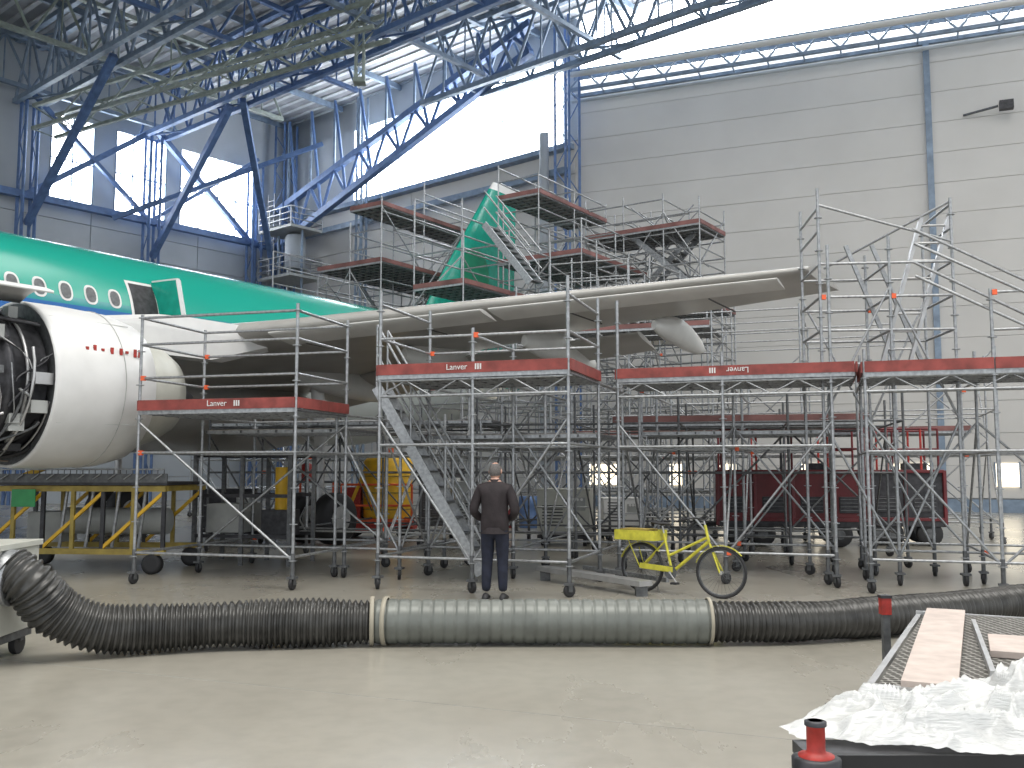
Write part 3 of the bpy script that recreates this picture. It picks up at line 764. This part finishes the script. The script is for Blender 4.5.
for z0,z1,rx,ry,k in((.84,.92,.19,.15,'jacket'),(1.475,1.53,.082,.08,'jacket')):
    rg=[[T@V(((rx-.006*j)*math.cos(2*math.pi*i/24),(ry-.006*j)*math.sin(2*math.pi*i/24),z0+(z1-z0)*j/3)) for i in range(24)] for j in range(4)]
    mb.loft(rg,k)
for sg in(-1,1):
    rg=[]
    for y,w,h in((-.1,.02,.03),(-.085,.038,.075),(-.03,.042,.095),(.04,.042,.08),(.11,.046,.055),(.16,.038,.04),(.185,.012,.02)):
        rg.append([T@V((sg*.112+sg*.12*(y+.1)*.3+w*math.cos(2*math.pi*i/14),y,max(.0,h*.5+h*.5*math.sin(2*math.pi*i/14)))) for i in range(14)])
    mb.loft(rg,'black')
for sg in(-1,1):
    pv=[V((sg*.12,.17,1.02)),V((sg*.075,.215,1.01)),V((sg*.035,.235,1.005))]
    skin(mb,pv,[(0,1),(1,2)],[(.03,.026),(.036,.02),(.034,.016)],0,lambda c:'skin',T,1)
    for i in range(4):
        z=1.035-.02*i; L=[.9,1.,.95,.75][i]; yy=.238+(.012 if sg>0 else -.0)
        a=V((sg*.04,yy,z)); b=a+V((-sg*.035*L,.012,-.004)); c=b+V((-sg*.022*L,-.006,-.006)); d=c+V((-sg*.014*L,-.014,-.004))
        skin(mb,[a,b,c,d],[(0,1),(1,2),(2,3)],[.0095,.009,.008,.007],0,lambda c:'skin',T,1)
    a=V((sg*.085,.205,1.03)); b=a+V((-sg*.02,.01,.028)); c=b+V((-sg*.028,.008,.008))
    skin(mb,[a,b,c],[(0,1),(1,2)],[.012,.011,.009],0,lambda c:'skin',T,1)
HC=V((0,.03,1.635)); n,m_=32,24; HT=T@Matrix.Translation(HC)@Matrix.Rotation(math.radians(-12),4,'Z')@Matrix.Rotation(math.radians(4),4,'X')
rg=[]
for j in range(m_+1):
    ph=-math.pi/2+math.pi*j/m_; ring=[]
    for i in range(n):
        th=2*math.pi*i/n; x=math.cos(th)*math.cos(ph); y=math.sin(th)*math.cos(ph); z=math.sin(ph)
        wx=.080*(1-.18*max(0,-z)); wy=.098 if y<0 else .09
        p=V((x*wx,y*wy,z*.113))
        if y>.2:
            p.y+=.022*math.exp(-((x/.16)**2))*math.exp(-((z+.15)/.16)**2)
            for ex in(-.4,.4): p.y-=.010*math.exp(-((x-ex)/.18)**2-((z-.08)/.12)**2)
            p.y+=.010*math.exp(-((z+.72)/.15)**2)*math.exp(-(x/.4)**2)
            p.y+=.004*math.exp(-((z-.22)/.08)**2)
        ring.append(HT@p)
    rg.append(ring)
o=len(mb.v)
for r in rg: mb.v.extend([tuple(p) for p in r])
for j in range(m_):
    for i in range(n):
        mb.f.append((o+j*n+i,o+j*n+(i+1)%n,o+(j+1)*n+(i+1)%n,o+(j+1)*n+i))
        th=2*math.pi*(i+.5)/n; ph=-math.pi/2+math.pi*(j+.5)/m_; y=math.sin(th)*math.cos(ph); z=math.sin(ph)
        hair=(y<.25 and z>-.45 and not z>.86)
        mb.m.append(mb.mi('hair' if hair else 'skin')); mb.s.append(True)
for sg in(-1,1):
    mb.ell(HT@V((sg*.083,.0,-.005)),(.012,.02,.032),'skin',10,8)
    mb.ell(HT@V((sg*.03,.078,.008)),(.012,.01,.009),'eye',10,6); mb.ell(HT@V((sg*.03,.087,.008)),(.005,.003,.005),'dark',8,6)
    mb.beam(HT@V((sg*.015,.09,.028)),HT@V((sg*.045,.082,.028)),.006,.005,'hair')
mb.ell(HT@V((0,.091,-.055)),(.022,.007,.006),'lip',10,6)
mb.build('man')

# ------------------------------------------------------------------ bicycle
mb=MB()
rear=V((1.78,13.15,.33)); front=V((2.7,12.42,.33)); d=(front-rear); L=d.length; d.normalize(); side=V((-d.y,d.x,0))
def B(x,z,y=0): return rear+d*x+side*y+V((0,0,z-.33))
for c,st in((rear,d),(front,(d+side*.25).normalized())):
    ax=V((-st.y,st.x,0))
    mb.torus(c,ax,.312,.02,'black',40,8); mb.torus(c,ax,.29,.011,'galvd',40,6)
    mb.tube(c-ax*.05,c+ax*.05,.022,'alu',10)
    for i in range(28):
        a=2*math.pi*i/28; q=c+(st*math.cos(a)+V((0,0,1))*math.sin(a))*.288; mb.tube(c+ax*(.03 if i%2 else -.03),q,.0018,'galvd',3)
    fr=[]
    for i in range(15):
        a=math.radians(40+120*i/14); fr.append(c+(st*math.cos(a)+V((0,0,1))*math.sin(a))*.345)
    for i in range(14): mb.beam(fr[i],fr[i+1],.05,.006,'byel')
fx=L
bb=B(.46,.29); st_t=B(.34,.80); hd_t=B(fx-.22,.93); hd_b=B(fx-.17,.72)
mb.tube(bb,st_t,.018,'byel',10); mb.tube(bb,hd_b,.022,'byel',10); mb.tube(B(.40,.5),hd_b+V((0,0,.06)),.018,'byel',10); mb.tube(hd_b,hd_t,.02,'byel',10)
for y in(-.045,.045):
    mb.tube(B(0,.33,y),bb,.011,'byel'); mb.tube(B(0,.33,y),B(.36,.7),.010,'byel')
    mb.tube(hd_b,B(fx,.33,y),.013,'byel')
    mb.tube(B(0,.33,y*1.3),B(-.15,.70,y*2.5),.008,'byel')
mb.tube(st_t,B(.32,.9),.013,'alu')
rg=[[B(.30+x,.93+zz+.02*math.sin(2*math.pi*i/12),w*math.cos(2*math.pi*i/12)) for i in range(12)] for x,w,zz in((-.13,.05,.01),(-.1,.09,.015),(0,.075,.0),(.08,.03,0),(.15,.018,-.01))]
mb.loft(rg,'black')
mb.tube(hd_t,B(fx-.24,1.0),.013,'alu'); pts=crom([B(fx-.42,1.0,-.28),B(fx-.28,1.03,-.2),B(fx-.22,1.0,0),B(fx-.28,1.03,.2),B(fx-.42,1.0,.28)],.04); mb.sweep(pts,.011,'dark',8)
mb.tube(B(fx-.46,.99,-.28),B(fx-.34,1.02,-.26),.018,'black'); mb.tube(B(fx-.46,.99,.28),B(fx-.34,1.02,.26),.018,'black')
mb.tube(bb-side*.07,bb+side*.07,.02,'alu'); mb.lathe(bb-side*.05,side,[(0,.09),(.006,.09)],'galvd',20)
mb.tube(bb-side*.07,B(.56,.16,-.07),.01,'alu'); mb.tube(bb+side*.07,B(.36,.42,.07),.01,'alu'); mb.box(B(.56,.16,-.12),(.09,.09,.025),'black',math.atan2(d.y,d.x)); mb.box(B(.36,.42,.12),(.09,.09,.025),'black',math.atan2(d.y,d.x))
mb.beam(B(.0,.36,-.06),B(.5,.33,-.06),.01,.07,'byel')
an=math.atan2(d.y,d.x)
mb.box(B(-.02,.71),(.62,.34,.02),'byel',an)
for y in(-.17,.17): mb.box(B(-.02,.77,y),(.62,.015,.13),'byel',an)
for x in(-.33,.29): mb.box(B(x,.77),(.015,.34,.13),'byel',an)
mb.box(B(-.05,.80),(.45,.26,.1),'yellowd',an)
mb.tube(B(.2,.3,.04),B(.15,.0,.16),.009,'alu')
mb.build('bicycle')

# ------------------------------------------------------------------ foreground trolley, planks, plastic, red marker
mb=MB()
mb.box((2.65,4.08,.475),(2.9,.22,.05),'dark'); mb.box((2.65,3.965,.46),(2.94,.04,.09),'black'); mb.box((2.8,4.5,.475),(2.5,.66,.05),'dark')
for x in(1.3,3.8):
    mb.beam((x,4.08,.12),(x,4.08,.46),.06,.06,'dark'); mb.lathe((x-.03,4.08,.09),(1,0,0),[(0,.05),(0,.09),(.06,.09),(.06,.05)],'black',16)
for x in(1.7,3.8):
    mb.beam((x,4.7,.12),(x,4.7,.46),.06,.06,'dark'); mb.lathe((x-.03,4.7,.09),(1,0,0),[(0,.05),(0,.09),(.06,.09),(.06,.05)],'black',16)
F=Fr(1.72,4.72,-28)
for x in(0,.75,1.5,2.25):
    mb.beam(F(x,0,.56),F(x,2.75,.56),.035,.07,'alu')
for y in(0,1.3,2.7): mb.beam(F(0,y,.50),F(2.3,y,.50),.05,.06,'galvd')
for y in(.3,2.6):
    for x in(.1,2.1): mb.beam(F(x,y,.1),F(x,y,.5),.06,.06,'galvd'); mb.lathe(F(x,y,.08),(1,0,0),[(-.02,.05),(-.02,.08),(.03,.08),(.03,.05)],'black',14)
for x0 in(.03,.78,1.53):
    mb.box(F(x0+.345,1.375,.60),(.66,2.7,.02),'perf',F.ang)
for y in(0.02,2.73): mb.box(F(1.13,y,.585),(2.3,.04,.06),'alu',F.ang)
mb.build('platform_trolley')
mb=MB()
def board(p,q,w,th,k='wood'):
    p=V(p);q=V(q); mb.beam(p,q,w,th,k)
board((1.98,4.62,.628),(3.12,6.95,.640),.25,.03); mb.build('timber_board')
mb=MB(); board((2.76,5.35,.632),(3.02,5.9,.632),.22,.035); mb.build('timber_board')
mb=MB()
for e in(0,1): mb.beam(V((2.40+e*.30,4.85-.1*e,.632)),V((3.1+e*.30,6.5-.1*e,.632)),.025,.04,'alu')
mb.build('alu_rail')
def sheet(name,cx,cy,z0,rx,ry,h,seed,ang=0,drop=0):
    mb=MB(); nx,ny=130,80; vs=[]; R=Matrix.Rotation(ang,3,'Z')
    for j in range(ny+1):
        for i in range(nx+1):
            u=-1+2*i/nx; v=-1+2*j/ny
            rr=max(abs(u),abs(v)); q=math.sqrt(u*u+v*v)+1e-6
            a=math.atan2(v,u); k=1+.2*noise.noise(V((math.cos(a)*1.6,math.sin(a)*1.6,seed)))+.09*noise.noise(V((math.cos(a)*5,math.sin(a)*5,seed)))
            sx=u*rr/q*k; sy=v*rr/q*k
            env=max(0,1-rr**2.4)
            w1=noise.noise(V((sx*2.2,sy*1.8,seed+3)))
            wv=V((sx,sy,0))+.25*V((noise.noise(V((sx*3,sy*3,8))),noise.noise(V((sx*3,sy*3,9))),0))
            rid=1-abs(noise.noise(V((wv.x*2.6+seed,wv.y*2.2,1))))*2.6
            rid2=1-abs(noise.noise(V((wv.x*6+seed,wv.y*5,4))))*2.2
            z=h*env*(.6+.8*w1)+ (.10*max(0,rid)**2+.03*max(0,rid2))*(.3+env)*.8+.005*noise.noise(V((sx*18,sy*18,seed)))
            vs.append(V((cx,cy,z0))+R@V((sx*rx,sy*ry,max(0,z)+.004)))
    fs=[(j*(nx+1)+i,j*(nx+1)+i+1,(j+1)*(nx+1)+i+1,(j+1)*(nx+1)+i) for j in range(ny) for i in range(nx)]
    mb.add(vs,fs,'plastic',True); return mb.build(name)
sheet('plastic_sheeting',1.93,4.30,.50,.74,.34,.13,1.3,.05)
sheet('plastic_sheeting',2.62,4.42,.52,.62,.44,.27,5.1,-.1)
mb=MB(); c=V((1.205,3.88,.515))
mb.lathe(c,(0,0,1),[(0,.07),(.012,.07),(.02,.042),(.03,.036),(.12,.036),(.125,.041),(.14,.041),(.145,.03)],'redb',20)
mb.lathe(c+V((0,0,.125)),(0,0,1),[(0,.043),(.016,.043),(.02,.03)],'dark',20); mb.lathe(c-V((0,0,.05)),(0,0,1),[(0,.095),(.05,.095),(.056,.07)],'dark',20)
mb.box(c+V((.02,.06,-.05)),(.1,.16,.04),'dark')
mb.build('red_marker_post')
mb=MB(); c=V((2.78,7.2,.60)); mb.box(c+V((0,0,.04)),(.07,.07,.12),'redb'); mb.box(c+V((0,0,.11)),(.08,.08,.02),'dark'); mb.box(c-V((0,0,.28)),(.05,.05,.56),'galvd'); mb.build('red_corner_post')

# ------------------------------------------------------------------ ground equipment
F=Fr(-8.6,15.6,-6); mb=MB()
for y in(0,1.4):
    for z in(.35,1.35): mb.beam(F(0,y,z),F(3.1,y,z),.09,.09,'yellowd')
    for i in range(7):
        x=i*.51; mb.beam(F(x,y,.35),F(x,y,1.35),.06,.06,'yellowd' if i%2 else 'dark')
    for i in range(3): mb.beam(F(i*1.02,y,.4),F(i*1.02+1.02,y,1.3),.05,.05,'yellow')
for i in range(4): mb.beam(F(i*1.03,0,1.35),F(i*1.03,1.4,1.35),.08,.08,'yellowd')
mb.box(F(1.55,.7,1.43),(3.2,1.6,.05),'dark',F.ang); mb.box(F(1.55,-.1,1.52),(3.2,.03,.14),'galvd',F.ang)
mb.box(F(.75,-.12,1.2),(.4,.02,.28),'greenp',F.ang)
mb.tube(F(1.0,.7,.8),F(2.8,.7,.8),.22,'greyp',16); mb.box(F(.7,.8,.7),(.6,.5,.5),'greyp',F.ang)
for q in range(4): mb.tube(F(1.2+q*.45,.2,.4),F(1.3+q*.45,.2,1.3),.03,'galv')
for i in range(12): mb.tube(F(.1+i*.26,-.14,1.5),F(.22+i*.26,-.14,1.58),.012,'galv',4)
for i in range(30): mb.tube(F(.05+i*.105,-.1,1.46),F(.05+i*.105,-.1,1.66),.008,'galvd',4)
mb.tube(F(0,-.1,1.66),F(3.1,-.1,1.66),.015,'galv')
for x in(.2,2.9):
    for y in(0,1.4): mb.lathe(F(x,y-.06,.16),F(0,1,0)-F(0,0,0),[(0,.1),(0,.16),(.12,.16),(.12,.1)],'black',18)
mb.beam(F(.2,.3,1.45),F(1.4,.3,1.9),.08,.08,'yellow')
mb.build('engine_stand')
mb=MB(); F=Fr(-5.6,16.9,-12)
for x in(0,.9,1.8):
    for y in(0,1.): mb.beam(F(x,y,0),F(x,y,1.9),.07,.07,'galvd')
for z in(.5,1.2,1.9):
    for y in(0,1.): mb.beam(F(0,y,z),F(1.8,y,z),.06,.06,'dark')
mb.box(F(.9,.5,1.93),(2.,1.2,.05),'dark',F.ang); mb.box(F(.5,.5,.8),(.7,.7,.5),'greyp',F.ang); mb.tube(F(1.4,.5,.95),F(1.4,.5,1.7),.11,'yellow',14); mb.box(F(1.4,.5,.72),(.5,.5,.45),'dark',F.ang)
mb.build('work_stand')
mb=MB(); c=V((-3.25,23.5,0))
mb.box(c+V((0,0,.28)),(1.75,1.2,.16),'redb'); mb.box(c+V((0,0,.42)),(1.6,1.1,.12),'orange')
mb.lathe(c+V((.2,0,.46)),(0,0,1),[(0,.52),(.05,.6),(1.4,.6),(1.5,.5),(1.56,.2)],'yellow',28)
for z in(.7,1.1,1.5): mb.torus(c+V((.2,0,z)),(0,0,1),.605,.018,'yellowd',28,5)
mb.box(c+V((-.6,0,.8)),(.35,.6,.85),'redb'); mb.beam(c+V((-.85,-.3,.36)),c+V((-.3,-.3,1.7)),.08,.08,'yellow'); mb.beam(c+V((-.85,.3,.36)),c+V((-.3,.3,1.7)),.08,.08,'yellow')
mb.tube(c+V((.25,0,1.9)),c+V((.25,0,2.2)),.08,'orange',10); mb.torus(c+V((.25,0,2.2)),(0,0,1),.2,.025,'galv',20,5)
for x in(-.65,.65):
    for y in(-.55,.55): mb.lathe(c+V((x,y-.05,.17)),(0,1,0),[(0,.1),(0,.17),(.1,.17),(.1,.1)],'black',18)
mb.tube(c+V((-.85,0,.3)),c+V((-1.7,0,.2)),.03,'orange')
for x in(-.85,.85):
    mb.tube(c+V((x,-.6,.3)),c+V((x,-.6,1.3)),.03,'orange')
mb.tube(c+V((-.85,-.6,1.3)),c+V((.85,-.6,1.3)),.03,'orange'); mb.tube(c+V((-.85,-.6,.8)),c+V((.85,-.6,.8)),.03,'orange')
mb.build('hydraulic_tank_cart',bevel=.01)
mb=MB(); c=V((-4.95,24.2,0))
mb.box(c+V((0,0,.35)),(1.1,.9,.1),'redb')
for x in(-.5,.5):
    for y in(-.4,.4): mb.tube(c+V((x,y,.35)),c+V((x,y,1.35)),.03,'orange'); mb.lathe(c+V((x-.03,y,.12)),(1,0,0),[(0,.12),(.06,.12)],'black',16)
    mb.tube(c+V((x,-.4,.85)),c+V((x,.4,.85)),.025,'orange'); mb.tube(c+V((x,-.4,.3)),c+V((x,-.4,.12)),.03,'dark'); mb.tube(c+V((x,.4,.3)),c+V((x,.4,.12)),.03,'dark')
mb.box(c+V((0,0,1.35)),(1.05,.85,.05),'galvd'); mb.box(c+V((0.1,0,.6)),(.6,.6,.4),'greyp'); mb.lathe(c+V((-.25,0,1.38)),(0,0,1),[(0,.14),(.4,.14),(.45,.05)],'redb',16)
mb.build('tool_trolley')
def cab(name,x,y,w,dp,h,k,ang=0.):
    mb=MB(); c=V((x,y,0)); R=Matrix.Rotation(ang,3,'Z')
    mb.box(c+V((0,0,.25+h/2)),(w,dp,h),k,ang); mb.box(c+V((0,0,.27+h)),(w*1.04,dp*1.04,.04),k,ang); mb.box(c+V((0,0,.2)),(w,dp,.08),'dark',ang)
    for i in range(7): mb.box(c+R@V((-w*.2,-dp/2-.008,.45+i*.07)),(w*.4,.02,.025),'dark',ang)
    mb.box(c+R@V((w*.28,-dp/2-.008,.25+h*.7)),(w*.3,.02,h*.3),'greyp',ang)
    for i in range(3): mb.lathe(c+R@V((w*(.2+.08*i),-dp/2-.03,.25+h*.8)),R@V((0,-1,0)),[(0,.03),(.01,.03)],'white',12)
    mb.tube(c+R@V((-w/2,-dp/2,h*.9)),c+R@V((-w/2,-dp/2-.25,h*.9)),.018,'galv'); mb.tube(c+R@V((w/2,-dp/2,h*.9)),c+R@V((w/2,-dp/2-.25,h*.9)),.018,'galv'); mb.tube(c+R@V((-w/2,-dp/2-.25,h*.9)),c+R@V((w/2,-dp/2-.25,h*.9)),.018,'galv')
    for sx in(-1,1):
        for sy in(-1,1): mb.lathe(c+R@V((sx*w*.4-.03,sy*dp*.38,.1)),R@V((1,0,0)),[(0,.1),(.07,.1)],'black',16)
    mb.build(name,bevel=.015)
cab('ground_power_unit',1.2,21.3,1.15,.9,.95,'cream',-.2); cab('test_cabinet',-.95,22.6,.9,.7,1.1,'greyp',.2); cab('test_cabinet',2.6,23.2,.9,.7,.7,'white',.1)
cab('test_cabinet',-6.9,23.5,1.2,.8,.9,'dark',.2); cab('test_cabinet',-1.9,26,1.2,.8,1.4,'dark',.0)
# low maroon equipment trailers with pipe rails
def trailer(name,x,y,L,h,ang,k2='red'):
    mb=MB(); F=Fr(x,y,ang); a=F.ang
    mb.box(F(0,0,.5),(L,1.5,.16),'dark',a)
    n=max(2,round(L/.85)); w=L/n
    for i in range(n):
        xc=-L/2+w*(i+.5)
        mb.box(F(xc,0,.58+(h-.58)/2),(w-.05,1.4,h-.58),k2,a)
        mb.box(F(xc,-.71,.9),(w*.6,.03,.35),'dark',a)
        for q in range(4): mb.box(F(xc,-.73,.78+q*.08),(w*.55,.02,.02),'galvd',a)
        mb.beam(F(xc-w/2,-.74,.45),F(xc-w/2,-.74,h+.04),.07,.07,'red')
    mb.beam(F(L/2,-.74,.45),F(L/2,-.74,h+.04),.07,.07,'red')
    for z in(.58,h+.02): mb.beam(F(-L/2,-.74,z),F(L/2,-.74,z),.07,.07,'red')
    for wx in(-L*.36,-L*.2,L*.3):
        for s1 in(-1,1):
            mb.lathe(F(wx,s1*.62-.1,.27),F(0,1,0)-F(0,0,0),[(0,.12),(0,.23),(.03,.27),(.17,.27),(.2,.23),(.2,.12)],'black',22); mb.lathe(F(wx,s1*.62-.11,.27),F(0,1,0)-F(0,0,0),[(0,.11),(.22,.11)],'galvd',14)
    mb.beam(F(-L/2,0,.45),F(-L/2-.9,0,.3),.08,.08,'dark')
    for y in(-.7,.7):
        for i in range(5): mb.tube(F(-L/2+.1+i*(L-.2)/4,y,h),F(-L/2+.1+i*(L-.2)/4,y,h+.95),.028,'redb' if i%2 else 'red')
        for z in(.5,.95): mb.tube(F(-L/2+.1,y,h+z),F(L/2-.1,y,h+z),.028,'red')
    mb.box(F(L*.2,0,h+.1),(.5,.4,.2),'dark',a)
    mb.build(name,bevel=.015)
trailer('equipment_trailer',6.2,21.4,3.2,1.6,-10); trailer('equipment_trailer',8.75,21.6,1.6,1.6,-12,'dark')
mb=MB()
for i in range(3): mb.lathe((-.2+i*.7,27.5,0),(0,0,1),[(0,.28),(.02,.3),(.28,.3),(.3,.31),(.32,.3),(.6,.3),(.62,.31),(.88,.3),(.9,.28)],['red','blue','dark'][i],20)
mb.build('oil_drums')

# ------------------------------------------------------------------ lights, world, camera
w=bpy.data.worlds.new('overcast_sky'); scene.world=w; w.use_nodes=True
bg=w.node_tree.nodes['Background']; bg.inputs[0].default_value=(.90,.95,1.,1); bg.inputs[1].default_value=1.1
def area(name,loc,sx,sy,e,col=(1,.97,.92),rot=(0,0,0)):
    l=bpy.data.lights.new(name,'AREA'); l.shape='RECTANGLE'; l.size=sx; l.size_y=sy; l.energy=e; l.color=col
    o=bpy.data.objects.new(name,l); o.location=loc; o.rotation_euler=rot; bpy.context.collection.objects.link(o)
area('roof_fill_light',(2,3,22.8),26,10,6000); area('roof_fill_light',(6,22,22.8),24,6,2000)  # added fill lamps under the roof, out of view, to brighten the hall
cam=bpy.data.cameras.new('camera'); cam.lens=33.4; cam.sensor_width=36; cam.clip_end=300
co=bpy.data.objects.new('camera',cam); bpy.context.collection.objects.link(co)
co.location=(0,0,1.65); co.rotation_euler=(math.radians(90+5.17),0,0)
scene.camera=co
